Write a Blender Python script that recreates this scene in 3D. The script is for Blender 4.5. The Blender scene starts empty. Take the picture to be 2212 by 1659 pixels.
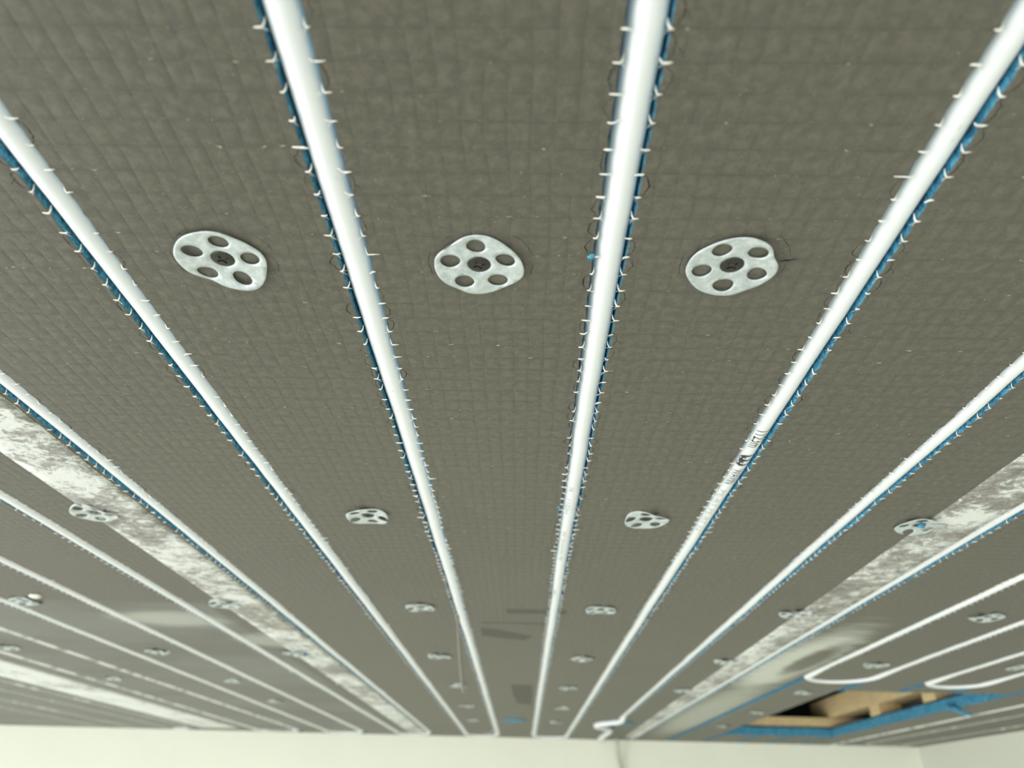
import bpy, bmesh, math, random
from mathutils import Vector, Matrix, noise
from mathutils.geometry import delaunay_2d_cdt

random.seed(7)
S = bpy.context.scene
C = S.collection
CZ = 2.5                      # height of the ceiling surface
H = 0.20                      # the camera is 20 cm below it

# ------------------------------------------------------------------ camera
cd = bpy.data.cameras.new('camera')
cam = bpy.data.objects.new('camera', cd); C.objects.link(cam)
cd.sensor_width = 36.0
cd.lens = 1592.0 / 2212.0 * 36.0
cd.clip_start = 0.01
R = [[0.9996833, 0.0142195, -0.0207628], [0.0108810, 0.4997086, 0.8661253], [0.0226912, -0.8660769, 0.4993956]]
m = Matrix(((R[0][0], -R[0][1], -R[0][2], 0), (R[1][0], -R[1][1], -R[1][2], 0), (R[2][0], -R[2][1], -R[2][2], 0), (0, 0, 0, 1)))
cam.matrix_world = Matrix.Translation((0, 0, CZ - H)) @ m
cd.dof.use_dof = True
cd.dof.focus_distance = 0.385
cd.dof.aperture_fstop = 8.6
S.camera = cam

# ------------------------------------------------------------------ view + world + light
S.view_settings.view_transform = 'Standard'
S.view_settings.look = 'None'
S.view_settings.gamma = 1.0
S.view_settings.use_curve_mapping = False
S.view_settings.exposure = 0.0
w = bpy.data.worlds.new('daylight'); S.world = w; w.use_nodes = True
w.node_tree.nodes['Background'].inputs[0].default_value = (0.97, 1.0, 1.0, 1)
w.node_tree.nodes['Background'].inputs[1].default_value = 2.45
ld = bpy.data.lights.new('left_area_light', 'AREA')  # area light added on the left to tune the brightness
ld.shape = 'RECTANGLE'; ld.size = 2.6; ld.size_y = 1.5
ld.energy = 46; ld.color = (1.0, 1.0, 0.96)
lo = bpy.data.objects.new('left_area_light', ld); C.objects.link(lo)
lo.location = (-2.9, -0.7, 1.35)
lo.rotation_euler = (0, math.radians(-90), 0)

# ------------------------------------------------------------------ helpers
def tag(o, label=None, cat=None, group=None, kind=None):
    if label: o['label'] = label
    if cat: o['category'] = cat
    if group: o['group'] = group
    if kind: o['kind'] = kind
    return o

class MB:
    def __init__(s): s.v = []; s.f = []; s.m = []
    def quad(s, a, b, c, d, mi=0):
        n = len(s.v); s.v += [a, b, c, d]; s.f.append((n, n+1, n+2, n+3)); s.m.append(mi)
    def poly(s, pts, mi=0):
        n = len(s.v); s.v += pts; s.f.append(tuple(range(n, n+len(pts)))); s.m.append(mi)
    def box(s, x0, x1, y0, y1, z0, z1, mi=0):
        n = len(s.v)
        s.v += [(x0,y0,z0),(x1,y0,z0),(x1,y1,z0),(x0,y1,z0),(x0,y0,z1),(x1,y0,z1),(x1,y1,z1),(x0,y1,z1)]
        for q in ((0,3,2,1),(4,5,6,7),(0,1,5,4),(1,2,6,5),(2,3,7,6),(3,0,4,7)):
            s.f.append(tuple(n+i for i in q)); s.m.append(mi)
    def grid(s, rows, mi=0):
        n = len(s.v); k = len(rows[0])
        for r in rows: s.v += r
        for i in range(len(rows)-1):
            for j in range(k-1):
                s.f.append((n+i*k+j, n+i*k+j+1, n+(i+1)*k+j+1, n+(i+1)*k+j)); s.m.append(mi)
    def tube(s, pts, rad, seg=16, mi=0, caps=True):
        n0 = len(s.v); N = len(pts)
        up = Vector((0, 0, 1)); P = [Vector(p) for p in pts]
        for i, p in enumerate(P):
            t = (P[min(i+1, N-1)] - P[max(i-1, 0)]).normalized()
            a = t.cross(up)
            if a.length < 1e-4: a = Vector((1, 0, 0))
            a.normalize(); b = a.cross(t).normalized()
            r = rad[i] if isinstance(rad, (list, tuple)) else rad
            for k in range(seg):
                q = 2*math.pi*k/seg
                s.v.append(tuple(p + a*(r*math.cos(q)) + b*(r*math.sin(q))))
        for i in range(N-1):
            for k in range(seg):
                k2 = (k+1) % seg
                s.f.append((n0+i*seg+k, n0+i*seg+k2, n0+(i+1)*seg+k2, n0+(i+1)*seg+k)); s.m.append(mi)
        if caps:
            s.f.append(tuple(n0+k for k in range(seg))[::-1]); s.m.append(mi)
            s.f.append(tuple(n0+(N-1)*seg+k for k in range(seg))); s.m.append(mi)
    def build(s, name, mats, parent=None, smooth=False):
        me = bpy.data.meshes.new(name)
        me.from_pydata([tuple(v) for v in s.v], [], s.f)
        if not isinstance(mats, (list, tuple)): mats = [mats]
        for q in mats: me.materials.append(q)
        me.polygons.foreach_set('material_index', s.m)
        me.polygons.foreach_set('use_smooth', [smooth]*len(s.f))
        me.update()
        o = bpy.data.objects.new(name, me); C.objects.link(o)
        if parent: o.parent = parent
        return o

def empty(name, loc, parent=None):
    o = bpy.data.objects.new(name, None); C.objects.link(o)
    o.location = loc; o.empty_display_size = 0.02
    return o

def nz(x, y, z=0.0, sc=1.0):
    return noise.noise(Vector((x*sc, y*sc, z*sc + 3.17)))

# ------------------------------------------------------------------ materials
class NT:
    def __init__(s, name):
        s.mat = bpy.data.materials.new(name); s.mat.use_nodes = True
        s.t = s.mat.node_tree; s.b = s.t.nodes['Principled BSDF']
        s.co = s.t.nodes.new('ShaderNodeTexCoord').outputs['Object']
    def n(s, typ, **kw):
        q = s.t.nodes.new(typ)
        for k, v in kw.items():
            if hasattr(q, k): setattr(q, k, v)
        return q
    def link(s, a, b): s.t.links.new(a, b)
    def math(s, op, a, b=None, c=None, clamp=False):
        q = s.t.nodes.new('ShaderNodeMath'); q.operation = op; q.use_clamp = clamp
        for i, x in enumerate((a, b, c)):
            if x is None: continue
            if isinstance(x, (int, float)): q.inputs[i].default_value = x
            else: s.link(x, q.inputs[i])
        return q.outputs[0]
    def sstep(s, x, lo, hi):
        q = s.t.nodes.new('ShaderNodeMapRange'); q.interpolation_type = 'SMOOTHSTEP'
        s.link(x, q.inputs['Value']); q.inputs['From Min'].default_value = lo; q.inputs['From Max'].default_value = hi
        return q.outputs['Result']
    def noise(s, scale, detail=3, rough=0.55, vec=None, stretch=None):
        q = s.t.nodes.new('ShaderNodeTexNoise'); q.inputs['Scale'].default_value = scale
        q.inputs['Detail'].default_value = detail; q.inputs['Roughness'].default_value = rough
        v = vec or s.co
        if stretch:
            mp = s.t.nodes.new('ShaderNodeMapping'); mp.inputs['Scale'].default_value = stretch
            s.link(v, mp.inputs['Vector']); v = mp.outputs[0]
        s.link(v, q.inputs['Vector'])
        return q.outputs['Fac']
    def mix(s, fac, a, b, blend='MIX'):
        q = s.t.nodes.new('ShaderNodeMix'); q.data_type = 'RGBA'; q.blend_type = blend
        if isinstance(fac, (int, float)): q.inputs[0].default_value = fac
        else: s.link(fac, q.inputs[0])
        for i, x in ((6, a), (7, b)):
            if isinstance(x, tuple): q.inputs[i].default_value = (*x, 1) if len(x) == 3 else x
            else: s.link(x, q.inputs[i])
        return q.outputs[2]
    def bump(s, h, strength=1.0, dist=0.001):
        q = s.t.nodes.new('ShaderNodeBump'); q.inputs['Strength'].default_value = strength
        q.inputs['Distance'].default_value = dist
        s.link(h, q.inputs['Height']); s.link(q.outputs[0], s.b.inputs['Normal'])
    def color(s, c):
        if isinstance(c, tuple): s.b.inputs['Base Color'].default_value = (*c, 1)
        else: s.link(c, s.b.inputs['Base Color'])
    def set(s, rough=0.5, metal=0.0, spec=0.5):
        s.b.inputs['Roughness'].default_value = rough
        s.b.inputs['Metallic'].default_value = metal
        s.b.inputs['Specular IOR Level'].default_value = spec
        return s.mat

PY = 0.0115; Y0 = 0.0095       # mesh thread pitch along the runs
PX = 0.0077                    # and across them

def cement_material():
    t = NT('cement_skin')
    sx = t.n('ShaderNodeSeparateXYZ')
    wn = t.n('ShaderNodeTexNoise'); wn.inputs['Scale'].default_value = 30; wn.inputs['Detail'].default_value = 4
    t.link(t.co, wn.inputs['Vector'])
    vs = t.n('ShaderNodeVectorMath', operation='MULTIPLY_ADD')
    t.link(wn.outputs['Color'], vs.inputs[0]); vs.inputs[1].default_value = (0.0040, 0.0020, 0); t.link(t.co, vs.inputs[2])
    t.link(vs.outputs[0], sx.inputs[0])
    u = t.math('FRACT', t.math('MULTIPLY', t.math('ADD', sx.outputs[0], 10.0), 1/PX))
    v = t.math('FRACT', t.math('MULTIPLY', t.math('ADD', sx.outputs[1], 10*PY - Y0 - 0.0011), 1/PY))
    su = t.math('SINE', t.math('MULTIPLY', u, math.pi))
    sv = t.math('SINE', t.math('MULTIPLY', v, math.pi))
    brk = t.noise(75, 3, 0.6)
    hu = t.math('POWER', su, 0.42); hv = t.math('POWER', sv, 0.24)
    hu = t.math('ADD', t.math('MULTIPLY', hu, t.sstep(brk, 0.72, 0.36)), t.math('SUBTRACT', 1.0, t.sstep(brk, 0.72, 0.36)))
    pil = t.math('MULTIPLY', hu, hv)
    fine = t.noise(1500, 4, 0.65)
    med = t.noise(230, 4, 0.6)
    low = t.noise(5, 4, 0.6)
    # lateral thread: one narrow dark line with pale flecks, exposed-thread glints put into the colour
    dl = t.math('ABSOLUTE', t.math('SUBTRACT', v, 0.5))
    line = t.sstep(dl, 0.465, 0.498)
    c = t.mix(t.sstep(low, 0.3, 0.7), (0.080, 0.0785, 0.0595), (0.098, 0.095, 0.0725))
    c = t.mix(t.sstep(med, 0.35, 0.75), c, (0.148, 0.134, 0.101))
    soft = t.math('MULTIPLY', t.math('POWER', su, 0.8), t.math('POWER', sv, 0.8))
    c = t.mix(t.math('MULTIPLY', t.math('SUBTRACT', 1.0, t.sstep(soft, 0.05, 0.85)), 0.26), c, (0.06, 0.059, 0.045))
    c = t.mix(t.math('MULTIPLY', t.sstep(fine, 0.35, 0.7), 0.35), c, (0.165, 0.158, 0.122))
    c = t.mix(t.math('MULTIPLY', t.sstep(fine, 0.5, 0.25), 0.5), c, (0.07, 0.068, 0.053))
    c = t.mix(t.math('MULTIPLY', line, t.math('MULTIPLY', t.sstep(t.noise(95, 3, 0.6), 0.30, 0.62), 0.50)), c, (0.05, 0.049, 0.037))
    c = t.mix(t.sstep(t.noise(900, 2, 0.5), 0.70, 0.76), c, (0.33, 0.31, 0.24))
    c = t.mix(t.math('MULTIPLY', t.sstep(t.noise(620, 2, 0.5), 0.69, 0.74), 0.8), c, (0.045, 0.043, 0.033))
    fl = t.math('MULTIPLY', t.sstep(dl, 0.44, 0.47), t.sstep(t.noise(420, 3, 0.6, stretch=(0.45, 1, 1)), 0.64, 0.69))
    c = t.mix(fl, c, (0.48, 0.45, 0.36))
    # skim coat over the far left boards and the patches near the openings
    so = t.n('ShaderNodeSeparateXYZ'); t.link(t.co, so.inputs[0])
    X, Y = so.outputs[0], so.outputs[1]
    lat = t.noise(60, 4, 0.6, stretch=(0.25, 1, 1))
    big = t.noise(7, 5, 0.6, stretch=(0.6, 1, 1))
    coat = t.math('MULTIPLY', t.sstep(Y, 0.862, 0.880), t.math('SUBTRACT', 1.0, t.sstep(X, -0.378, -0.37)))
    cc = t.mix(t.sstep(big, 0.33, 0.66), (0.118, 0.120, 0.101), (0.180, 0.188, 0.170))
    c = t.mix(t.math('MULTIPLY', coat, 0.75), c, cc)
    def blob(cx, cy, rx, ry, soft=0.5):
        a = t.math('MULTIPLY', t.math('SUBTRACT', X, cx), 1/rx); b = t.math('MULTIPLY', t.math('SUBTRACT', Y, cy), 1/ry)
        d = t.math('SQRT', t.math('ADD', t.math('MULTIPLY', a, a), t.math('MULTIPLY', b, b)))
        d = t.math('ADD', d, t.math('MULTIPLY', t.math('SUBTRACT', lat, 0.5), 0.9))
        return t.math('SUBTRACT', 1.0, t.sstep(d, 1-soft, 1+soft*0.6))
    white = blob(0.405, 1.20, 0.048, 0.26)
    hole_ = blob(0.425, 1.16, 0.022, 0.13, 0.45)
    white = t.math('MULTIPLY', white, t.math('SUBTRACT', 1.0, hole_))
    w2 = blob(-0.45, 0.96, 0.075, 0.045); w3 = blob(-0.36, 1.09, 0.05, 0.05); w4 = blob(0.415, 1.85, 0.055, 0.55, 0.6)
    w5 = blob(-0.33, 1.55, 0.1, 0.25, 0.8)
    t_ = t.math('MAXIMUM', t.math('MULTIPLY', white, 0.95), t.math('MULTIPLY', w2, 0.5))
    t_ = t.math('MAXIMUM', t_, t.math('MULTIPLY', w3, 0.45))
    t_ = t.math('MAXIMUM', t_, t.math('MULTIPLY', w4, 0.55))
    c = t.mix(t_, c, (0.60, 0.63, 0.55))
    t.color(c)
    flat = t.math('SUBTRACT', 1.0, t.math('MAXIMUM', t.math('MULTIPLY', coat, 0.85), t_))
    h = t.math('ADD', t.math('MULTIPLY', t.math('MULTIPLY', pil, flat), 1.0), t.math('MULTIPLY', t.math('ADD', fine, t.math('MULTIPLY', med, 1.8)), 0.22))
    t.bump(h, 0.31, 0.0010)
    return t.set(0.52, 0, 0.5)

def foam_material():
    t = NT('blue_foam')
    a = t.noise(330, 3, 0.6); b = t.noise(900, 2, 0.6)
    c = t.mix(t.sstep(a, 0.3, 0.72), (0.02, 0.13, 0.235), (0.11, 0.42, 0.60))
    c = t.mix(t.math('MULTIPLY', t.sstep(b, 0.55, 0.75), 0.4), c, (0.22, 0.52, 0.66))
    t.color(c)
    t.bump(t.math('ADD', a, t.math('MULTIPLY', b, 0.5)), 0.9, 0.0012)
    return t.set(0.7, 0, 0.3)

def pipe_material(name, cover=0.0):
    t = NT(name)
    s1 = t.noise(170, 4, 0.7, stretch=(1, 0.35, 1))
    c = t.mix(t.sstep(s1, 0.66, 0.80), (0.86, 0.885, 0.89), (0.50, 0.47, 0.38))
    if cover:
        s2 = t.noise(22, 3, 0.6, stretch=(0.2, 1, 0.2))
        c = t.mix(t.sstep(s2, 0.5-cover*0.4, 0.62-cover*0.4), c, (0.30, 0.31, 0.27))
    t.color(c)
    t.bump(t.noise(120, 2), 0.12, 0.0005)
    return t.set(0.30, 0, 0.5)

def mortar_material(name='smeared_mortar', whiter=0.0):
    t = NT(name)
    def ns(scale, detail, rough, dist, stretch):
        q = t.n('ShaderNodeTexNoise'); q.inputs['Scale'].default_value = scale; q.inputs['Detail'].default_value = detail
        q.inputs['Roughness'].default_value = rough; q.inputs['Distortion'].default_value = dist
        mp = t.n('ShaderNodeMapping'); mp.inputs['Scale'].default_value = stretch
        t.link(t.co, mp.inputs['Vector']); t.link(mp.outputs[0], q.inputs['Vector']); return q.outputs['Fac']
    a = ns(95, 8, 0.72, 0.7, (0.75, 0.9, 1)); f = ns(420, 4, 0.65, 0.6, (0.8, 1, 1))
    b = ns(11, 3, 0.55, 0.5, (1.2, 0.8, 1)); d = ns(26, 4, 0.6, 0.6, (1, 0.8, 1))
    k = t.math('ADD', t.math('ADD', a, t.math('MULTIPLY', t.math('SUBTRACT', b, 0.5), 0.75)), t.math('MULTIPLY', t.math('SUBTRACT', f, 0.5), 0.42))
    c = t.mix(t.sstep(k, 0.30 - whiter, 0.48 - whiter), (0.175, 0.165, 0.145), (0.33, 0.325, 0.295))
    c = t.mix(t.sstep(k, 0.46 - whiter, 0.60 - whiter), c, (0.78, 0.81, 0.77))
    c = t.mix(t.math('MULTIPLY', t.sstep(d, 0.60, 0.72), 0.55 - whiter), c, (0.36, 0.27, 0.19))
    t.color(c)
    t.bump(t.math('ADD', a, t.math('MULTIPLY', f, 0.5)), 0.5, 0.0010)
    return t.set(0.5, 0, 0.45)

def steel_material():
    t = NT('galvanised_steel')
    a = t.noise(260, 4, 0.65); b = t.noise(1500, 3, 0.6)
    c = t.mix(t.sstep(a, 0.35, 0.7), (0.52, 0.58, 0.57), (0.70, 0.77, 0.765))
    c = t.mix(t.sstep(b, 0.68, 0.76), c, (0.22, 0.25, 0.24))
    t.color(c)
    t.bump(b, 0.15, 0.0003)
    return t.set(0.40, 0.35, 0.5)

def plain(name, col, rough=0.6, metal=0, amt=0.12, sc=60, bump=0.0, spec=0.5):
    t = NT(name)
    d = tuple(x*(1-amt) for x in col); l = tuple(min(1, x*(1+amt)) for x in col)
    n_ = t.noise(sc, 4, 0.6)
    t.color(t.mix(t.sstep(n_, 0.3, 0.7), d, l))
    if bump: t.bump(n_, 0.4, bump)
    return t.set(rough, metal, spec)

def wood_material():
    t = NT('softwood')
    a = t.noise(30, 5, 0.65, stretch=(6, 0.6, 6)); b = t.noise(9, 3, 0.6)
    c = t.mix(t.sstep(a, 0.3, 0.7), (0.66, 0.49, 0.25), (0.84, 0.66, 0.36))
    c = t.mix(t.math('MULTIPLY', t.sstep(b, 0.55, 0.7), 0.4), c, (0.62, 0.50, 0.33))
    t.color(c)
    return t.set(0.7, 0, 0.3)

M_SKIN = cement_material()
M_FOAM = foam_material()
M_PIPE = pipe_material('white_pipe')
M_PIPE_D = pipe_material('white_pipe_smeared', 0.02)
M_PIPE_F = pipe_material('white_pipe_mortared', 0.42)
M_MORT = mortar_material()
M_MORT_W = mortar_material('white_mortar', 0.13)
M_STEEL = steel_material()
M_WOOD = wood_material()
M_SCREW = plain('phosphated_steel', (0.052, 0.050, 0.040), 0.42, 0.6, 0.25, 900)
M_CRACK = plain('crack', (0.006, 0.006, 0.005), 0.95, 0, 0.1)
M_STAIN = plain('damp_stain', (0.083, 0.081, 0.061), 0.7, 0, 0.08, 90)
M_FIBRE = plain('glass_fibre', (0.84, 0.83, 0.75), 0.6, 0, 0.08, 700)
M_INK = plain('black_ink', (0.025, 0.03, 0.032), 0.5, 0, 0.1)
M_INK_L = plain('faded_ink', (0.47, 0.50, 0.48), 0.5, 0, 0.1)
M_WALL = plain('cream_wall_paint', (0.86, 0.872, 0.735), 0.85, 0, 0.012, 6, 0.0004)
M_WALL_R = plain('shaded_wall_paint', (0.68, 0.695, 0.60), 0.85, 0, 0.012, 6, 0.0004)  # darker copy of the wall paint: the right wall's weaker light painted in
M_FLOOR = plain('pale_floor', (0.55, 0.55, 0.53), 0.8, 0, 0.08, 3)
M_DARK = plain('void_shade_black', (0.02, 0.016, 0.012), 0.9, 0, 0.2)  # near-black, the shade inside the ceiling void put into the colour
M_CABLE = plain('grey_cable', (0.46, 0.49, 0.38), 0.5, 0, 0.05)
M_FILM = plain('shaving', (0.27, 0.26, 0.215), 0.5, 0, 0.1)

# ------------------------------------------------------------------ room
WALL_Y = 2.632; WALL_X = 1.262; LEFT_X = -3.0; BACK_Y = -2.6
def struct(o): o['kind'] = 'structure'; return o
b = MB(); b.box(LEFT_X, WALL_X + 0.15, WALL_Y, WALL_Y + 0.15, 0, CZ + 0.001)
struct(b.build('wall_far', M_WALL))
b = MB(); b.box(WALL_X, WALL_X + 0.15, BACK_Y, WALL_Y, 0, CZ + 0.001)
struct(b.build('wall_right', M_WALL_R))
b = MB(); b.box(LEFT_X, WALL_X + 0.15, BACK_Y, WALL_Y + 0.15, -0.1, 0)
struct(b.build('floor', M_FLOOR))

# ------------------------------------------------------------------ grooved ceiling
# groove: x at Y=0.5, x at Y=2.5, y where it starts
GR = [(-1.36,-1.36), (-1.25,-1.25), (-1.145,-1.125), (-1.043,-1.045), (-0.838,-0.838), (-0.731,-0.705), (-0.618,-0.616), (-0.514,-0.502),
      (-0.404,-0.392), (-0.2925,-0.2895), (-0.1825,-0.1765), (-0.0745,-0.0775), (0.034,0.0355), (0.142,0.139), (0.2505,0.2440),
      (0.3655,0.3470), (0.470,0.464), (0.577,0.577), (0.6835,0.6835), (0.777,0.777), (0.885,0.885), (0.990,0.986), (1.095,1.066), (1.206,1.187)]
def gx(i, y):
    a, c = GR[i]
    return a + (c - a)*(y - 0.5)/2.0 + 0.0007*nz(i*7.3, y, 0, 9) + 0.0003*nz(i*3.1, y, 5, 40)
GW = 0.0134/2
HX0, HX1, HY0, HY1 = 17, 20, 1.450, 2.350
YA, YB = -0.6, WALL_Y

def near(i): return abs(GR[i][0]) < 0.40
def ysteps(fine):
    ys = []; y = YA
    while y < YB:
        ys.append(y)
        if 0.09 <= y < 0.95: y += (PY/8 if fine else PY/3)
        elif y < 0.09: y += 0.03 if y < 0.05 else 0.0115
        else: y += (PY/3 if fine else PY)
    ys.append(YB)
    for k in (HY0, HY1): ys.append(k)
    return sorted(set(round(q, 5) for q in ys))
YF = ysteps(True)
def edge(i, side, y):
    """half width of groove i at y on one side: scalloped between the mesh threads"""
    u = ((y - Y0)/PY) % 1.0; k = math.floor((y - Y0)/PY)
    rnd = 0.5 + 0.5*nz(i*5.7 + side*2.3, k*0.73, 9, 1.7)
    sc = math.sin(math.pi*u)**0.7
    amp = (0.0016 if i in (9, 14) else 0.0007)*max(0.0, rnd + 0.15)
    chip = max(0.0, nz(i*2.9 + side*11, y, 4, 14) - 0.33)*0.006
    return GW + amp*sc + 0.00028*nz(i*9.1 + side*4, y, 2, 420) + chip*sc

def in_hole_strip(k): return HX0 <= k < HX1      # strip k lies between groove k and k+1
sk = MB()
nG = len(GR)
for k in range(-1, nG):
    rows = []
    for y in YF:
        xl = LEFT_X if k < 0 else gx(k, y) + edge(k, 1, y)
        xr = WALL_X if k == nG-1 else gx(k+1, y) - edge(k+1, -1, y)
        rows.append((y, xl, xr))
    for (y0, a0, b0), (y1, a1, b1) in zip(rows, rows[1:]):
        if in_hole_strip(k) and y0 >= HY0 - 1e-6 and y1 <= HY1 + 1e-6: continue
        sk.quad((a0, y0, CZ), (b0, y0, CZ), (b1, y1, CZ), (a1, y1, CZ))
        # broken lip of the cement skin, 0.7 mm thick
        if k >= 0: sk.quad((a0, y0, CZ), (a1, y1, CZ), (a1-0.0001, y1, CZ+0.0004), (a0-0.0001, y0, CZ+0.0004))
        if k < nG-1: sk.quad((b1, y1, CZ), (b0, y0, CZ), (b0+0.0001, y0, CZ+0.0004), (b1+0.0001, y1, CZ+0.0004))
# hairline cracks beside the grooves
def ribbon(mb, pts, wd, mi, z):
    L = []
    for i, p in enumerate(pts):
        a = Vector(pts[max(i-1, 0)]); c = Vector(pts[min(i+1, len(pts)-1)])
        t = (c - a); t.normalize(); n_ = Vector((-t[1], t[0]))
        ww = wd*(0.25 + 0.75*math.sin(math.pi*(i+0.4)/(len(pts)-0.2)))*(0.55 + 0.9*random.random())
        L.append(((p[0]-n_[0]*ww/2, p[1]-n_[1]*ww/2, z), (p[0]+n_[0]*ww/2, p[1]+n_[1]*ww/2, z)))
    for a, c in zip(L, L[1:]): mb.quad(a[0], c[0], c[1], a[1], mi)
for i in range(9, 16):
    for side in (-1, 1):
        k = 7
        while k < 78:
            y0 = Y0 + k*PY
            pr = 0.62 if (i, side) in ((10, -1), (11, -1), (12, -1), (12, 1), (13, -1), (13, 1), (9, -1)) else 0.30
            pr *= 1.0 if nz(i*3.3+side, k*0.21, 1) > -0.12 else 0.25
            if random.random() < pr:
                dep = random.uniform(0.0008, 0.0030)
                pts = []
                for q in range(13):
                    u = q/12
                    o_ = edge(i, side, y0 + PY*u) + dep*math.sin(math.pi*min(1, max(0, u)))**random.choice((0.35, 0.6, 1.0)) + random.uniform(-0.00045, 0.00045) + 0.0004
                    pts.append((gx(i, y0+PY*u) + side*o_, y0 + PY*(0.06 + 0.88*u) + random.uniform(-0.0003, 0.0003)))
                ribbon(sk, pts, random.uniform(0.00016, 0.00048), 1, CZ - 0.00006)
                if random.random() < 0.25:
                    p = pts[6]
                    ribbon(sk, [(p[0] + side*0.0007*q + random.uniform(-0.0003, 0.0003), p[1] + 0.0009*q*random.uniform(0.2, 1)) for q in range(5)], 0.00016, 1, CZ - 0.00006)
            k += 1
# short cracks around the three near washers
for cx, cy in ((-0.13, 0.244), (-0.021, 0.2455), (0.085, 0.244)):
    for a0, a1, rr in ((2.7, 3.5, 0.0215), (-0.9, -0.25, 0.0235), (0.0, 0.35, 0.0225), (3.9, 4.3, 0.0205)):
        a0 += random.uniform(-0.2, 0.2)
        ribbon(sk, [(cx + rr*math.cos(a0 + (a1-a0)*q/9) + random.uniform(-0.0003, 0.0003), cy + rr*math.sin(a0 + (a1-a0)*q/9) + random.uniform(-0.0003, 0.0003)) for q in range(10)], 0.0002, 1, CZ - 0.00006)
ribbon(sk, [(0.104 + 0.0012*q, 0.2415 - 0.0003*q + random.uniform(-0.0002, 0.0002)) for q in range(7)], 0.0008, 1, CZ - 0.00006)
# damp marks
Z_ = CZ - 0.00005
sk.poly([(-0.022, 0.866, Z_), (0.0262, 0.866, Z_), (0.0262, 0.889, Z_), (0.012, 0.888, Z_), (-0.020, 0.890, Z_)], 2)
sk.poly([(0.0425, 0.866, Z_), (0.049, 0.867, Z_), (0.050, 0.888, Z_), (0.0425, 0.889, Z_)], 2)
sk.poly([(-0.055, 0.938, Z_), (-0.01, 0.936, Z_), (0.0262, 0.936, Z_), (0.0262, 0.947, Z_), (-0.02, 0.944, Z_), (-0.05, 0.946, Z_)], 2)
sk.poly([(-0.055, 0.970, Z_), (-0.03, 0.982, Z_), (-0.005, 1.004, Z_), (0.012, 1.018, Z_), (0.002, 1.046, Z_), (-0.03, 1.036, Z_), (-0.056, 1.020, Z_)], 2)
sk.poly([(-0.022, 1.462, Z_), (0.018, 1.466, Z_), (0.020, 1.765, Z_), (-0.012, 1.74, Z_), (-0.02, 1.6, Z_)], 2)
ceiling = struct(sk.build('ceiling', [M_SKIN, M_CRACK, M_STAIN]))

# foam in each groove (a rough U cut)
GD = 0.0150
def groove_rows(i, ys, z_top=GD):
    rows = []
    for y in ys:
        xl = gx(i, y) - edge(i, -1, y) - 0.0001; xr = gx(i, y) + edge(i, 1, y) + 0.0001
        c_ = gx(i, y); r = []
        zz = (0.0004, 0.003, 0.007, 0.012)
        for z in zz:
            f = min(1, z/0.006); xx = xl*(1-f) + (c_-GW-0.0002)*f
            r.append((xx + 0.00045*nz(xx*3, y, z, 330), y, CZ + z))
        r.append((c_ - GW*0.7, y, CZ + z_top)); r.append((c_ + GW*0.7, y, CZ + z_top))
        for z in reversed(zz):
            f = min(1, z/0.006); xx = xr*(1-f) + (c_+GW+0.0002)*f
            r.append((xx + 0.00045*nz(xx*3, y, z+5, 330), y, CZ + z))
        rows.append(r)
    return rows
for i in range(nG):
    ys = YF if near(i) else [y for q, y in enumerate(YF) if q % 4 == 0 or y > WALL_Y-1e-6 or abs(y-HY0) < 1e-4 or abs(y-HY1) < 1e-4]
    b = MB()
    if HX0 <= i <= HX1:
        b.grid(groove_rows(i, [y for y in ys if y <= HY0 + 1e-6]))
        b.grid(groove_rows(i, [y for y in ys if y >= HY1 - 1e-6]))
    else:
        b.grid(groove_rows(i, ys))
    b.build('foam_groove', M_FOAM, ceiling)
# cut foam edges around the opening
FT = 0.022
hx0 = GR[HX0][0] - GW; hx1 = GR[HX1][0] + GW - 0.004
def rough_face(p0, p1, nrm, nu, mb):
    rows = []
    for j in range(7):
        z = FT*j/6; r = []
        for q in range(nu+1):
            x = p0[0] + (p1[0]-p0[0])*q/nu; y = p0[1] + (p1[1]-p0[1])*q/nu
            d = 0.0022*nz(x, y, z, 38) + 0.0010*nz(x, y, z+2, 150)
            r.append((x + nrm[0]*d, y + nrm[1]*d, CZ + z))
        rows.append(r)
    mb.grid(rows)
b = MB()
rough_face((hx0-0.02, HY1), (hx1+0.02, HY1), (0, 1), 60, b)
rough_face((hx1+0.004, HY0-0.01), (hx1+0.004, HY1), (1, 0), 140, b)
rough_face((hx0, HY0), (hx0, HY1), (1, 0), 120, b)
rough_face((hx0, HY0), (hx1, HY0), (0, 1), 50, b)
b.build('foam_edge', M_FOAM, ceiling)
# closing board above everything, open over the hole
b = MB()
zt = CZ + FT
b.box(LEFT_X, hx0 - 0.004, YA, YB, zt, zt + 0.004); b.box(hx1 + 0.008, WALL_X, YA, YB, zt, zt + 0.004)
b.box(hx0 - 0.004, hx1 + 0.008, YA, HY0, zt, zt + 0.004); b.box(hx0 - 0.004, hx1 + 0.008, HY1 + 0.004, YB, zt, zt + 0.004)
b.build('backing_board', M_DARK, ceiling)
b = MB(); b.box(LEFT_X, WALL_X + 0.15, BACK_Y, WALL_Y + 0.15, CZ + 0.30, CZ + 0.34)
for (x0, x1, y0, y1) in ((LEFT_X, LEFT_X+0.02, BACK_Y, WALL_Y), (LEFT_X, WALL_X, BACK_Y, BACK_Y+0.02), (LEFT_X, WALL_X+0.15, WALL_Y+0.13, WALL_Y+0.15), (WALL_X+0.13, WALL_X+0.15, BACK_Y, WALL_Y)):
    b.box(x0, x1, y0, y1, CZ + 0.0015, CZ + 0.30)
b.build('void_light_block', M_DARK, ceiling)  # unseen box added to keep world light out of the ceiling void
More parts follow.
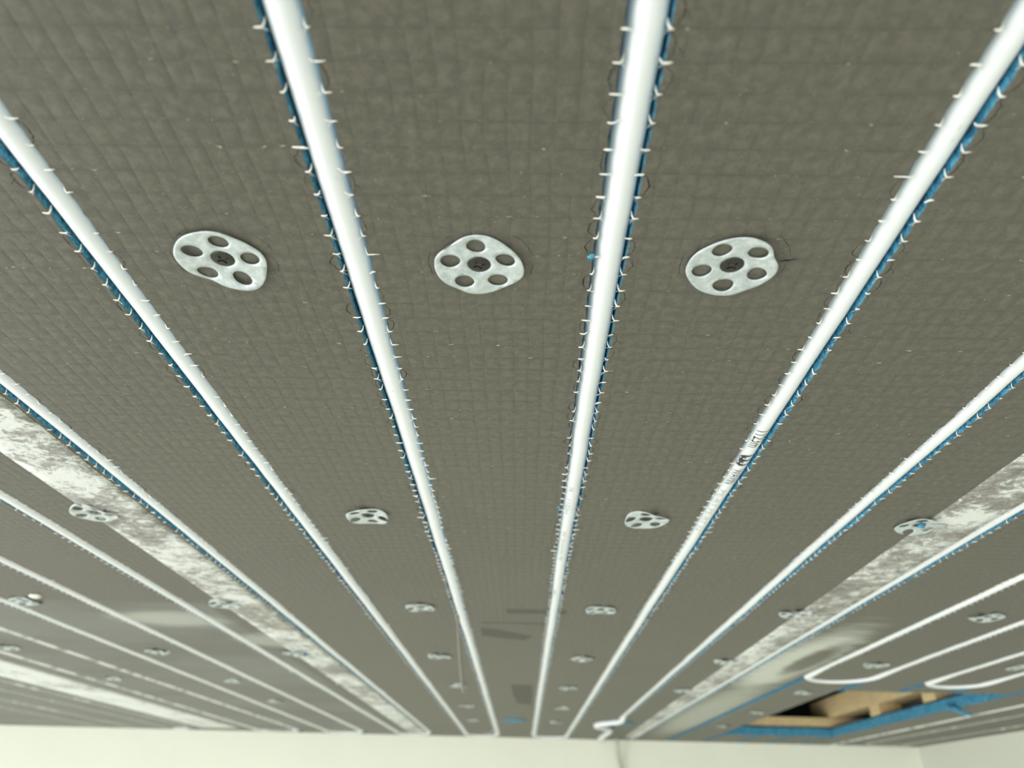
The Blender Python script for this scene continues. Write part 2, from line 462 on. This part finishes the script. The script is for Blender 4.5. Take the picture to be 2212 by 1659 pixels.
b = MB(); b.quad((LEFT_X, BACK_Y, CZ), (WALL_X, BACK_Y, CZ), (WALL_X, YA, CZ), (LEFT_X, YA, CZ))
b.build('plain_board', M_SKIN, ceiling)

# ------------------------------------------------------------------ fibre ends along the groove edges
def fibre(mb, i, side, y, big=1.0):
    o_ = edge(i, side, y); x0 = gx(i, y) + side*o_
    L_out = random.uniform(0.0006, 0.0023)*big; L_in = random.uniform(0.0008, 0.0026)*big
    if random.random() < 0.08: L_out *= 2.2
    r = random.uniform(0.00027, 0.00043)
    up = random.uniform(-0.0004, 0.0022)
    dy = random.uniform(-0.0006, 0.0006)
    pts = [(x0 + side*L_out, y + dy*0.3, CZ - 0.00012), (x0 + side*L_out*0.4, y, CZ - 0.00025), (x0, y, CZ - 0.00035),
           (x0 - side*L_in*0.5, y + dy*0.4, CZ - 0.0004 + up*0.15), (x0 - side*L_in, y + dy*2 - up*0.8, CZ - 0.0006 + up*0.0)]
    if random.random() < 0.5:       # curls out from behind the pipe
        pts[3] = (x0 - side*0.0007, y - 0.0007, CZ + 0.0006); pts[4] = (x0 - side*0.0010, y - 0.0018, CZ + 0.0022)
    mb.tube(pts, [r*0.55, r*1.05, r*1.15, r*0.95, r*0.5], 6)
    if random.random() < (0.75 if y < 0.7 else 0.2):      # loose hairs
        for q in range(random.choice((2, 3, 4))):
            mb.tube([(x0, y, CZ - 0.0004), (x0 - side*random.uniform(0.001, 0.003), y + random.uniform(-0.002, 0.002), CZ - random.uniform(0.0006, 0.0022))], [0.00009, 0.00004], 4)
cand = []
for i in range(nG):
    k = int((0.08 - Y0)/PY)
    kmax = int((WALL_Y - 0.08 - Y0)/PY)
    for k in range(k, kmax):
        y = Y0 + k*PY
        if HX0 <= i <= HX1 and HY0 - 0.01 < y < HY1 + 0.01: continue
        if 16 <= i <= 17 and y > 1.27: continue
        if 18 <= i <= 19 and y > 1.30: continue
        if i == 20: continue
        for side in (-1, 1):
            if random.random() < 0.06: continue
            # projected place, to choose the 100 largest in view
            c_ = Vector((gx(i, y), y, H))
            vx = sum(R[a][0]*c_[a] for a in range(3)); vy = sum(R[a][1]*c_[a] for a in range(3)); vz = sum(R[a][2]*c_[a] for a in range(3))
            inside = vz > 0 and abs(vx/vz*1592) < 1106 and abs(vy/vz*1592) < 829
            cand.append((0 if inside else 1, vz, i, side, y))
cand.sort()
rest = MB()
for n_, (ins, vz, i, side, y) in enumerate(cand):
    if n_ < 100:
        b = MB(); fibre(b, i, side, y, 1.15); b.build('fibre_end', M_FIBRE, ceiling, True)
    else:
        fibre(rest, i, side, y + random.uniform(-0.0003, 0.0003), 1.0 if y < 1 else 0.8)
tag(rest.build('fibre_end', M_FIBRE, ceiling, True), kind='stuff')

# ------------------------------------------------------------------ heating pipes
PR = 0.0064; PZ = 0.0063
def pz(i, y): return CZ + (PZ if near(i) else 0.0049) + 0.0006*nz(i*4.1, y, 7, 6)
def run(i, y0, y1, n=None):
    n = n or max(2, int(abs(y1-y0)/0.012))
    return [(gx(i, y0+(y1-y0)*q/n), y0+(y1-y0)*q/n, pz(i, y0+(y1-y0)*q/n)) for q in range(n+1)]
def dip(pts, y_from, y_to, z_to):
    out = []
    for x, y, z in pts:
        f = min(1, max(0, (y - y_from)/(y_to - y_from))); f = f*f*(3-2*f)
        out.append((x, y, z*(1-f) + z_to*f))
    return out
def uturn(i, j, yc, out, y_start=-0.5, zarc=CZ+0.0026, dl=0.05):
    A = dip(run(i, y_start, yc), yc - dl, yc, zarc); B = dip(run(j, y_start, yc), yc - dl, yc, zarc)
    xa, xb = gx(i, yc), gx(j, yc); cx = (xa+xb)/2; r = (xb-xa)/2
    arc = [(cx - r*math.cos(math.pi*q/24), yc + out*math.sin(math.pi*q/24), zarc) for q in range(1, 24)]
    return A + arc + B[::-1]
G_P = 'white heating pipes pressed into the ceiling grooves'
def pipe(pts, mat, label):
    b = MB(); b.tube(pts, PR, 20)
    return tag(b.build('heating_pipe', mat, None, True), label, 'pipe', G_P)
WE = WALL_Y - 0.052
pipe(uturn(2, 3, 2.53, 0.044), M_PIPE_F, 'white heating pipe patchily buried in mortar beyond the broad white joint, far left')
pipe(uturn(4, 5, 2.53, 0.044), M_PIPE_D, 'looped white heating pipe next to the broad white mortar joint at the lower left corner')
pipe(uturn(6, 7, 2.53, 0.044), M_PIPE, 'looped white heating pipe crossing the skimmed grey area at the lower left')
pipe(uturn(8, 9, 2.53, 0.044), M_PIPE, 'looped white heating pipe on both sides of the left mortar joint band')
pc = uturn(10, 11, 2.535, 0.040)
p01 = pipe(pc, M_PIPE, 'long white heating pipe pair passing either side of the leftmost near washer, unprinted')
p23 = pipe(uturn(12, 13, 2.535, 0.040), M_PIPE, 'printed white heating pipe pair passing either side of the rightmost near washer')
p4 = dip(run(14, -0.5, 1.99), 1.94, 1.99, CZ - 0.004)
p4 += [(0.243, 2.02, CZ-0.005), (0.222, 2.045, CZ-0.006), (0.200, 2.065, CZ-0.0065), (0.190, 2.095, CZ-0.0065), (0.194, 2.13, CZ-0.0065),
       (0.212, 2.165, CZ-0.0065), (0.236, 2.205, CZ-0.0065), (0.245, 2.27, CZ-0.0055), (0.245, 2.36, CZ-0.004), (0.243, 2.5, CZ-0.004), (0.242, WALL_Y-0.012, CZ-0.004)]
pipe(p4, M_PIPE, 'white heating pipe ending in a small sideways hook near the far wall')
pipe(run(15, -0.5, WALL_Y - 0.03), M_PIPE, 'white heating pipe running along the right-hand mortar joint band')
pipe(uturn(16, 17, 1.285, 0.055, dl=0.10), M_PIPE, 'white heating pipe with a wide turn just before the ceiling opening')
pipe(uturn(18, 19, 1.325, 0.045, dl=0.10), M_PIPE, 'white heating pipe with a turn above the right end of the opening')
pipe(run(21, -0.5, WALL_Y - 0.02), M_PIPE_D, 'smeared white heating pipe right of the opening, nearest it')
pipe(uturn(22, 23, 2.53, 0.044), M_PIPE_F, 'mortar-covered white heating pipe closest to the right wall')
pipe(run(0, -0.5, WALL_Y - 0.03), M_PIPE_F, 'heating pipe nearly hidden in mortar, the furthest left of all')
pipe(run(1, -0.5, WALL_Y - 0.03), M_PIPE_F, 'heating pipe nearly hidden in mortar, the second furthest left')

# print on the pipes ------------------------------------------------------
def text_mesh(txt, size):
    cu = bpy.data.curves.new('t', 'FONT'); cu.body = txt; cu.size = size; cu.resolution_u = 3
    ob = bpy.data.objects.new('t', cu); C.objects.link(ob)
    dg = bpy.context.evaluated_depsgraph_get(); dg.update()
    me = bpy.data.meshes.new_from_object(ob.evaluated_get(dg))
    bm = bmesh.new(); bm.from_mesh(me)
    bpy.data.objects.remove(ob); bpy.data.curves.remove(cu); bpy.data.meshes.remove(me)
    bmesh.ops.triangulate(bm, faces=bm.faces)
    for _ in range(3):
        es = [e for e in bm.edges if e.calc_length() > size*0.22]
        if es: bmesh.ops.subdivide_edges(bm, edges=es, cuts=1)
        bmesh.ops.triangulate(bm, faces=bm.faces)
    return bm
def wrap(bm, i, y_start, ang0, mat, parent, name='printed_text', sx=1.0, h=None, sy=1.0):
    """bm is laid flat: x = reading direction, y = up. Reading runs away from the viewer, tops to the right."""
    ys = [v.co.y for v in bm.verts]; mid = (min(ys)+max(ys))/2
    for v in bm.verts:
        Y = y_start + v.co.x*sx
        a = ang0 + (v.co.y - mid)*sy/PR                      # angle from straight down, + = right
        r = PR + 0.00006
        v.co = Vector((gx(i, Y) + r*math.sin(a), Y, pz(i, Y) - r*math.cos(a)))
    me = bpy.data.meshes.new(name); bm.to_mesh(me); bm.free()
    me.materials.append(mat)
    o = bpy.data.objects.new(name, me); C.objects.link(o); o.parent = parent
    return o
def logo():
    # three tapering arms joined by two heavy bowls, like a rounded W
    bm = bmesh.new()
    def bowl(x0):
        cx, rx, top, n_ = x0 + 0.0026, 0.0026, 0.0092, 14
        path = [(cx - rx, top - (top-0.0030)*q/n_) for q in range(n_)] + \
               [(cx + rx*math.cos(math.pi + math.pi*q/n_), 0.0030 + 0.0026*math.sin(math.pi + math.pi*q/n_)) for q in range(n_+1)] + \
               [(cx + rx, 0.0030 + (top-0.0030)*q/n_) for q in range(1, n_+1)]
        L = []
        for q, p in enumerate(path):
            a_, c_ = Vector(path[max(q-1, 0)]), Vector(path[min(q+1, len(path)-1)])
            t_ = (c_ - a_).normalized(); nn = Vector((-t_.y, t_.x))
            th = 0.00012 + 0.00125*max(0, 1 - p[1]/top)**0.8
            L.append((bm.verts.new((p[0]+nn.x*th, p[1]+nn.y*th, 0)), bm.verts.new((p[0]-nn.x*th, p[1]-nn.y*th, 0))))
        for (a_, b_), (c_, d_) in zip(L, L[1:]): bm.faces.new((a_, b_, d_, c_))
    bowl(0.0012); bowl(0.0064)
    for x0 in (0.0012, 0.0064):
        bm.faces.new([bm.verts.new(p) for p in ((x0+0.0008, 0.0008, 0), (x0+0.0044, 0.0008, 0), (x0+0.0042, 0.0030, 0), (x0+0.0026, 0.0040, 0), (x0+0.0010, 0.0030, 0))])
    return bm
wrap(text_mesh('1123m', 0.0112), 13, 0.398, 0.06, M_INK, p23, sx=0.80)
wrap(logo(), 13, 0.434, 0.08, M_INK, p23, 'printed_logo', sx=1.35, sy=1.0)
wrap(text_mesh('WAVIN', 0.0094), 13, 0.457, -0.02, M_INK, p23, sx=0.82)
wrap(text_mesh('PE-RT PE-RT 12', 0.0056), 13, 0.494, -0.18, M_INK_L, p23, sx=2.4)
wrap(text_mesh('16', 0.005), 12, 0.492, -0.2, M_INK_L, p23, sx=2.0)
wrap(text_mesh('1123m', 0.0042), 12, 0.515, -0.3, M_INK_L, p23, sx=3.0)
wrap(text_mesh('W WAVIN PE', 0.0048), 12, 0.590, -0.2, M_INK_L, p23, sx=2.9)
wrap(text_mesh('W', 0.0056), 12, 0.778, -0.35, M_INK_L, p23, sx=4.2)

# ------------------------------------------------------------------ washers
def cdt_plate(R0, holes, bore, rings, cross=None):
    pts, edges = [], []
    def loop(cx, cy, r, n, ph=0, fn=None):
        s0 = len(pts)
        for q in range(n):
            a = 2*math.pi*q/n + ph; rr = r*(fn(a) if fn else 1)
            pts.append(Vector((cx + rr*math.cos(a), cy + rr*math.sin(a))))
        edges.extend((s0+q, s0+(q+1) % n) for q in range(n))
    loop(0, 0, 1.0*R0, 72, 0, rings)
    for hx, hy, hr in holes: loop(hx, hy, hr, 26)
    loop(0, 0, bore, 36)
    for rr, n in ((0.28, 20), (0.34, 22), (0.42, 24), (0.52, 28), (0.64, 34), (0.76, 40), (0.88, 52), (0.95, 60)):
        for q in range(n):
            a = 2*math.pi*(q + 0.5*(int(rr*100) % 2))/n
            p = Vector((rr*R0*math.cos(a), rr*R0*math.sin(a)))
            if p.length < bore*1.12: continue
            if any((p - Vector((hx, hy))).length < hr*1.12 for hx, hy, hr in holes): continue
            if p.length > R0*rings(a)*0.97: continue
            pts.append(p)
    vo, eo, fo, *_ = delaunay_2d_cdt(pts, edges, [], 0, 1e-7)
    keep = []
    for f in fo:
        c_ = sum((Vector(vo[k]) for k in f), Vector((0, 0)))/len(f)
        if c_.length < bore*0.995: continue
        if c_.length > R0*rings(math.atan2(c_.y, c_.x))*1.001: continue
        if any((c_ - Vector((hx, hy))).length < hr*0.99 for hx, hy, hr in holes): continue
        keep.append(f)
    return [Vector(v) for v in vo], keep
def plate_mesh(seed, bend, fold=None, ph=0.0, dents=()):
    rnd = random.Random(seed)
    R0 = 0.0190; HR = 0.0124
    holes = [(HR*math.cos(ph + math.tau*k/5), HR*math.sin(ph + math.tau*k/5), 0.00415) for k in range(5)]
    p1, p2 = rnd.uniform(0, 6.28), rnd.uniform(0, 6.28)
    out = lambda a: 1.0 - bend*0.035*(1+math.cos(2*(a-p1)))*0.5 - bend*0.025*(1+math.cos(3*(a-p2)))*0.5
    if dents:
        def out(a):
            v_ = 1.0
            for ang, wd, dep in dents:
                d_ = (a - math.radians(ang) + math.pi) % math.tau - math.pi
                v_ -= dep*math.exp(-(d_/wd)**2)
            return v_
    vo, fo = cdt_plate(R0, holes, 0.0047, out)
    vs = []
    for v in vo:
        r = v.length/R0; a = math.atan2(v.y, v.x)
        z = -0.0009 - 0.0002*r*r
        z += 0.0017*max(0, 1 - (v.length-0.0040)/0.0030)**2 if v.length > 0.004 else 0.0017
        wv = math.cos(2*(a-p1))*0.6 + math.cos(3*(a-p2))*0.5
        z -= bend*0.0013*(wv + 0.7)*max(0, r-0.25)**1.6
        if fold is not None:
            d = v.x*math.cos(fold) + v.y*math.sin(fold)
            z -= 0.0042*max(0, d/R0 - 0.52)
        wx = 0.0008*noise.noise(Vector((v.x*90, v.y*90, seed))); wy = 0.0008*noise.noise(Vector((v.x*90, v.y*90, seed+9)))
        if v.length < 0.0065: wx = wy = 0
        vs.append((v.x + wx, v.y + wy, z))
    me = bpy.data.meshes.new('plate'); me.from_pydata(vs, [], fo)
    me.materials.append(M_STEEL); me.polygons.foreach_set('use_smooth', [True]*len(fo)); me.update()
    # orient all faces down
    bm = bmesh.new(); bm.from_mesh(me)
    for f in bm.faces:
        if f.normal.z > 0: f.normal_flip()
    bm.to_mesh(me); bm.free()
    return me
def screw_mesh():
    # flat head with a cross recess, seen from below
    w_, l_ = 0.00056, 0.0026; k = 0.00085
    cross = [(w_, k), (w_*0.8, l_), (-w_*0.8, l_), (-w_, k), (-k, w_), (-l_, w_*0.8), (-l_, -w_*0.8), (-k, -w_), (-w_, -k), (-w_*0.8, -l_), (w_*0.8, -l_), (w_, -k), (k, -w_), (l_, -w_*0.8), (l_, w_*0.8), (k, w_)]
    pts = [Vector(p) for p in cross]; n = len(pts); edges = [(q, (q+1) % n) for q in range(n)]
    for rr, cnt in ((0.0034, 32), (0.0045, 40), (0.0049, 40)):
        s0 = len(pts); pts += [Vector((rr*math.cos(math.tau*q/cnt), rr*math.sin(math.tau*q/cnt))) for q in range(cnt)]
        edges += [(s0+q, s0+(q+1) % cnt) for q in range(cnt)]
    vo, eo, fo, *_ = delaunay_2d_cdt(pts, edges, [], 0, 1e-8)
    bm = bmesh.new(); V = [bm.verts.new((v[0], v[1], 0)) for v in vo]
    def incross(c_):
        x, y = abs(c_[0]), abs(c_[1])
        return (x < w_*1.02 and y < l_) or (y < w_*1.02 and x < l_) or (x + y < k + w_)
    for f in fo:
        c_ = sum((Vector(vo[q]) for q in f), Vector((0, 0)))/len(f)
        if not incross(c_): bm.faces.new([V[q] for q in f])
    for v in bm.verts:
        r = math.hypot(v.co.x, v.co.y)
        v.co.z = -0.0003*(1-(r/0.0049)**2) if r < 0.0047 else 0.0004
    # recess walls and rim wall
    def V3(p, s_, z): return bm.verts.new((p[0]*s_, p[1]*s_, z))
    for q in range(n):
        a, c_ = cross[q], cross[(q+1) % n]
        f = bm.faces.new((V3(a, 1, -0.0003), V3(c_, 1, -0.0003), V3(c_, 0.6, 0.0036), V3(a, 0.6, 0.0036)))
    bm.faces.new([V3(p, 0.6, 0.0036) for p in cross])
    for q in range(40):
        a0, a1 = math.tau*q/40, math.tau*(q+1)/40
        bm.faces.new([bm.verts.new(p) for p in ((0.0049*math.cos(a0), 0.0049*math.sin(a0), 0.0004), (0.0049*math.cos(a1), 0.0049*math.sin(a1), 0.0004), (0.0018*math.cos(a1), 0.0018*math.sin(a1), 0.004), (0.0018*math.cos(a0), 0.0018*math.sin(a0), 0.004))])
    bmesh.ops.remove_doubles(bm, verts=bm.verts, dist=1e-6)
    bmesh.ops.recalc_face_normals(bm, faces=bm.faces)
    me = bpy.data.meshes.new('screw'); bm.to_mesh(me); bm.free(); me.materials.append(M_SCREW)
    return me
SCREW = screw_mesh()
G_W = 'perforated washers screwed to the ceiling'
def washer(x, y, mesh, rot, label):
    t = empty('ceiling_washer', (x, y, CZ)); t.rotation_euler = (0, 0, rot)
    tag(t, label, 'washer', G_W)
    o = bpy.data.objects.new('plate', mesh); C.objects.link(o); o.parent = t
    mo = o.modifiers.new('thickness', 'SOLIDIFY'); mo.thickness = 0.0006; mo.offset = -1.0
    s_ = bpy.data.objects.new('screw', SCREW); C.objects.link(s_); s_.parent = t
    s_.location = (0, 0, -0.00045); s_.rotation_euler = (0, 0, random.uniform(0.3, 1.2)); s_['label'] = 'dark grey cross-head screw'
    return t
PM = {}
def pm(seed, bend, fold=None, ph=0.0, dents=()):
    key = (seed, bend, fold, ph)
    if key not in PM: PM[key] = plate_mesh(seed, bend, fold, ph, dents)
    return PM[key]
d2r = math.radians
# near row (order of the holes as in the photograph; +Y is away from the viewer)
washer(-0.1302, 0.2435, pm(1, 1.3, None, d2r(-78), ((125, 0.28, 0.10), (-50, 0.45, 0.09), (20, 0.3, 0.03), (65, 0.25, -0.03))), 0, 'near steel washer left of centre, beside the unprinted pipe on its right')
washer(-0.0212, 0.2455, pm(2, 0.9, None, d2r(-93), ((-135, 0.4, 0.08), (-45, 0.4, 0.07), (128, 0.3, 0.04), (48, 0.3, 0.05))), 0, 'near steel washer in the middle, with fine scratches on its lower rim')
washer(0.0852, 0.2440, pm(3, 0.7, d2r(-25), d2r(-50), ((-125, 0.4, 0.06), (-28, 0.35, 0.10), (60, 0.35, 0.05), (150, 0.3, 0.0))), 0, 'near steel washer right of centre with one edge bent down')
bent = [pm(11, 2.6, None, 0.3), pm(12, 3.0, None, 1.0), pm(13, 2.8, None, 0.0), pm(14, 3.2, None, 0.7)]
row2 = [(-0.348, 0.563, 'second-row washer at the edge of the left mortar joint band'), (-0.1252, 0.559, 'second-row washer left of centre, strongly warped'),
        (0.0948, 0.556, 'second-row washer right of centre, beside the printed pipe'), (0.3085, 0.558, 'second-row washer with a blue foam crumb at the right mortar joint band')]
for q, (x, y, lb) in enumerate(row2): washer(x, y, bent[q], 0.4*q, lb)
row3 = [(-0.588, 0.874, 'third-row washer at the far left, a white mortar drip beside it'), (-0.349, 0.868, 'third-row washer on the left mortar joint band edge'),
        (-0.119, 0.864, 'third-row washer left of centre above the hanging shaving'), (0.0875, 0.859, 'third-row washer right of centre, right of the dark damp marks'),
        (0.3075, 0.857, 'third-row washer at the right mortar joint band'), (0.521, 0.855, 'third-row washer at the right, between two outer pipes')]
for q, (x, y, lb) in enumerate(row3): washer(x, y, bent[(q+1) % 4], 1.1*q, lb)
row4 = [(-0.798, 1.182, 'fourth-row washer at the left picture edge'), (-0.568, 1.190, 'fourth-row washer on the skimmed grey area'), (-0.352, 1.182, 'fourth-row washer at the left mortar joint band, blue crumb beside it'),
        (-0.127, 1.178, 'fourth-row washer left of centre, left of the hanging shaving'), (0.089, 1.171, 'fourth-row washer right of centre'), (0.305, 1.170, 'fourth-row washer at the right mortar joint band'),
        (0.529, 1.172, 'fourth-row washer inside the wide pipe turn'), (0.735, 1.166, 'fourth-row washer at the right picture edge')]
for q, (x, y, lb) in enumerate(row4): washer(x, y, bent[(q+2) % 4], 0.8*q + 0.2, lb)
row5 = [(-0.786, 1.498, 'fifth-row washer, leftmost, just left of the smeared pipe'), (-0.553, 1.493, 'fifth-row washer on the skimmed grey area'), (-0.338, 1.490, 'fifth-row washer on the left mortar joint band'),
        (-0.122, 1.487, 'fifth-row washer left of centre, at the lower end of the hanging shaving'), (0.086, 1.484, 'fifth-row washer right of centre'), (0.300, 1.481, 'fifth-row washer at the right mortar joint band'),
        (0.519, 1.477, 'fifth-row washer between the wide pipe turn and the opening')]
for q, (x, y, lb) in enumerate(row5): washer(x, y, bent[(q+3) % 4], 0.5*q, lb)
row6 = [(-0.56, 1.80, 'sixth-row washer on the skimmed grey area'), (-0.128, 1.80, 'sixth-row washer left of centre'), (0.088, 1.80, 'sixth-row washer right of centre'), (0.521, 1.80, 'sixth-row washer left of the opening')]
for q, (x, y, lb) in enumerate(row6): washer(x, y, bent[q % 4], 0.9*q, lb)
row7 = [(-0.128, 2.11, 'seventh-row washer left of centre, near the far wall'), (0.088, 2.11, 'seventh-row washer right of centre, near the far wall'), (0.523, 2.11, 'seventh-row washer left of the opening, near the far wall')]
for q, (x, y, lb) in enumerate(row7): washer(x, y, bent[(q+1) % 4], 0.7*q, lb)
washer(-0.095, 2.42, bent[1], 0.3, 'last washer before the far wall, left of centre')

# ------------------------------------------------------------------ mortar joint bands
def band(xl, xr, y0, y1, label, th=0.0006, mat=None):
    b = MB(); rows = []; y = y0
    while y <= y1 + 1e-6:
        a = xl(y) + 0.0006*nz(3, y, 0, 40); c_ = xr(y) - 0.0006*abs(nz(8, y, 0, 90))
        nx = 6
        z = CZ - th
        r = [(a, y, CZ - 0.00003)] + [(a + (c_-a)*q/nx + (0.0004 if q == 0 else 0), y, z + 0.00025*nz(a + (c_-a)*q/nx, y, 0, 60)) for q in range(nx+1)] + [(c_, y, CZ - 0.00003)]
        rows.append(r); y += 0.01
    b.grid(rows)
    return tag(b.build('joint_band', mat or M_MORT, None, True), label, 'joint', 'smeared mortar joint bands')
band(lambda y: -0.3525, lambda y: gx(9, y) - GW - 0.0030 - 0.0012*nz(2, y, 1, 70), -0.5, 2.52, 'whitish smeared mortar joint band, left of centre, between pipes')
band(lambda y: 0.3112 + 0.002*(y-0.5), lambda y: gx(15, y) - GW - 0.0006, -0.5, 2.52, 'whitish smeared mortar joint band right of centre along a pipe')
band(lambda y: -1.005, lambda y: -0.885, -0.5, 2.52, 'broad white mortar joint band at the lower left corner', mat=M_MORT_W)

# ------------------------------------------------------------------ timber in the opening
def timber(name, x0, x1, y0, y1, z0, z1, label, cat):
    b = MB(); b.box(x0, x1, y0, y1, CZ+z0, CZ+z1)
    o = b.build(name, M_WOOD)
    bv = o.modifiers.new('edges', 'BEVEL'); bv.width = 0.001; bv.segments = 2
    return tag(o, label, cat)
zb = FT + 0.0042
hr = hx1 + 0.006
timber('ceiling_batten', hx0 - 0.05, hr + 0.20, HY1 + 0.006, HY1 + 0.07, zb, zb + 0.025, 'light wooden batten across the far end of the ceiling opening', 'batten')
timber('packing_block', hr, hr + 0.058, 2.02, 2.075, zb, zb + 0.025, 'small wooden packing block under the joist, further one', 'block')
timber('packing_block', hr, hr + 0.058, 1.735, 1.79, zb, zb + 0.025, 'small wooden packing block under the joist, nearer one', 'block')
timber('ceiling_joist', hr + 0.001, hr + 0.061, 1.46, 2.50, zb + 0.0255, zb + 0.078, 'wide wooden joist resting on small blocks inside the ceiling opening', 'joist')

# ------------------------------------------------------------------ small stuff
def crumb(x, y, z, s_, label, name='foam_crumb'):
    bm = bmesh.new(); bmesh.ops.create_icosphere(bm, subdivisions=3, radius=1)
    sd = random.random()*20
    for v in bm.verts:
        v.co *= 1 + 0.45*noise.noise(v.co*1.6 + Vector((sd, 0, 0)))
        v.co = Vector((v.co.x*s_[0], v.co.y*s_[1], v.co.z*s_[2]))
    me = bpy.data.meshes.new(name); bm.to_mesh(me); bm.free(); me.materials.append(M_FOAM); me.polygons.foreach_set('use_smooth', [True]*len(me.polygons))
    o = bpy.data.objects.new(name, me); C.objects.link(o); o.location = (x, y, z)
    return tag(o, label, 'foam')
crumb(0.3045, 0.549, CZ-0.0040, (0.0024, 0.0028, 0.0022), 'small blue foam crumb stuck to the right second-row washer')
crumb(-0.335, 1.183, CZ-0.002, (0.004, 0.006, 0.002), 'small blue foam crumb beside a washer on the left joint band')
crumb(-0.024, 2.10, CZ-0.0008, (0.034, 0.032, 0.0014), 'flat blue foam scrap between the two central pipes near the far wall')
crumb(0.248, 2.06, CZ-0.0045, (0.010, 0.05, 0.004), 'blue foam shred by the hooked pipe near the far wall')
crumb(0.262, 2.10, CZ-0.0012, (0.028, 0.028, 0.0014), 'flat blue foam patch right of the hooked pipe')
crumb(0.0268-0.0008, 0.2395, CZ-0.0002, (0.0013, 0.0022, 0.0007), 'tiny blue foam crumb on the left edge of the printed central pipe groove')
crumb(0.0255, 0.5325, CZ-0.0003, (0.0012, 0.0036, 0.0008), 'tiny blue foam crumb further along the printed central pipe groove')
b = MB(); b.tube([(0.878, 1.665, CZ+0.004), (0.890, 1.655, CZ-0.002), (0.902, 1.648, CZ-0.010), (0.914, 1.645, CZ-0.014)], [0.006, 0.0055, 0.004, 0.002], 8)
tag(b.build('foam_shred', M_FOAM, None, True), 'blue foam shred hanging off the right edge of the opening', 'foam')
def drip(x, y, s_, label):
    bm = bmesh.new(); bmesh.ops.create_icosphere(bm, subdivisions=3, radius=1)
    for v in bm.verts:
        v.co *= 1 + 0.3*noise.noise(v.co*1.3 + Vector((x*10, 0, 0)))
        v.co = Vector((v.co.x*s_*1.15, v.co.y*s_*0.9, v.co.z*s_*0.42))
    me = bpy.data.meshes.new('mortar_drip'); bm.to_mesh(me); bm.free(); me.materials.append(M_FIBRE)
    me.polygons.foreach_set('use_smooth', [True]*len(me.polygons))
    o = bpy.data.objects.new('mortar_drip', me); C.objects.link(o); o.location = (x, y, CZ - s_*0.22)
    tag(o, label, 'drip')
drip(-0.559, 0.845, 0.0062, 'white mortar drip beside the far left third-row washer')
drip(0.340, 0.5525, 0.0016, 'tiny white mortar blob on the right joint band beside a washer')
# thin shaving that hangs from the second central-left pipe
b = MB(); rows = []
for q in range(15):
    t_ = q/14; z = CZ - 0.001 - 0.086*t_
    x = -0.0790 + 0.0115*t_ - 0.0012*math.sin(t_*3.0)
    rows.append([(x-0.0017, 0.90, z), (x+0.0017, 0.9005, z)])
b.grid(rows)
o = b.build('plastic_shaving', M_FILM, None, True)
o.modifiers.new('thickness', 'SOLIDIFY').thickness = 0.0003
tag(o, 'thin pale shaving hanging from the unprinted pipe right of the third-row washer', 'shaving')
b = MB()
b.tube([(0.297, 2.575, CZ+0.002), (0.300, 2.590, CZ-0.015), (0.305, 2.610, CZ-0.05), (0.318, 2.620, CZ-0.12), (0.330, 2.622, CZ-0.25), (0.335, 2.622, CZ-0.45), (0.335, 2.622, CZ-0.8)], 0.0062, 12)
tag(b.build('hanging_cable', M_CABLE, None, True), 'thin grey-green cable hanging down the cream far wall', 'cable')
# bright splinter under the right near washer
b = MB(); b.tube([(0.0905, 0.2405, CZ-0.0002), (0.0950, 0.2402, CZ-0.0003), (0.0985, 0.2400, CZ-0.0003), (0.1015, 0.2397, CZ-0.0001)], [0.0002, 0.00045, 0.0005, 0.0002], 6)
tag(b.build('bare_thread', M_FIBRE, None, True), 'bare white mesh thread showing through a hole of the bent near washer', 'thread')
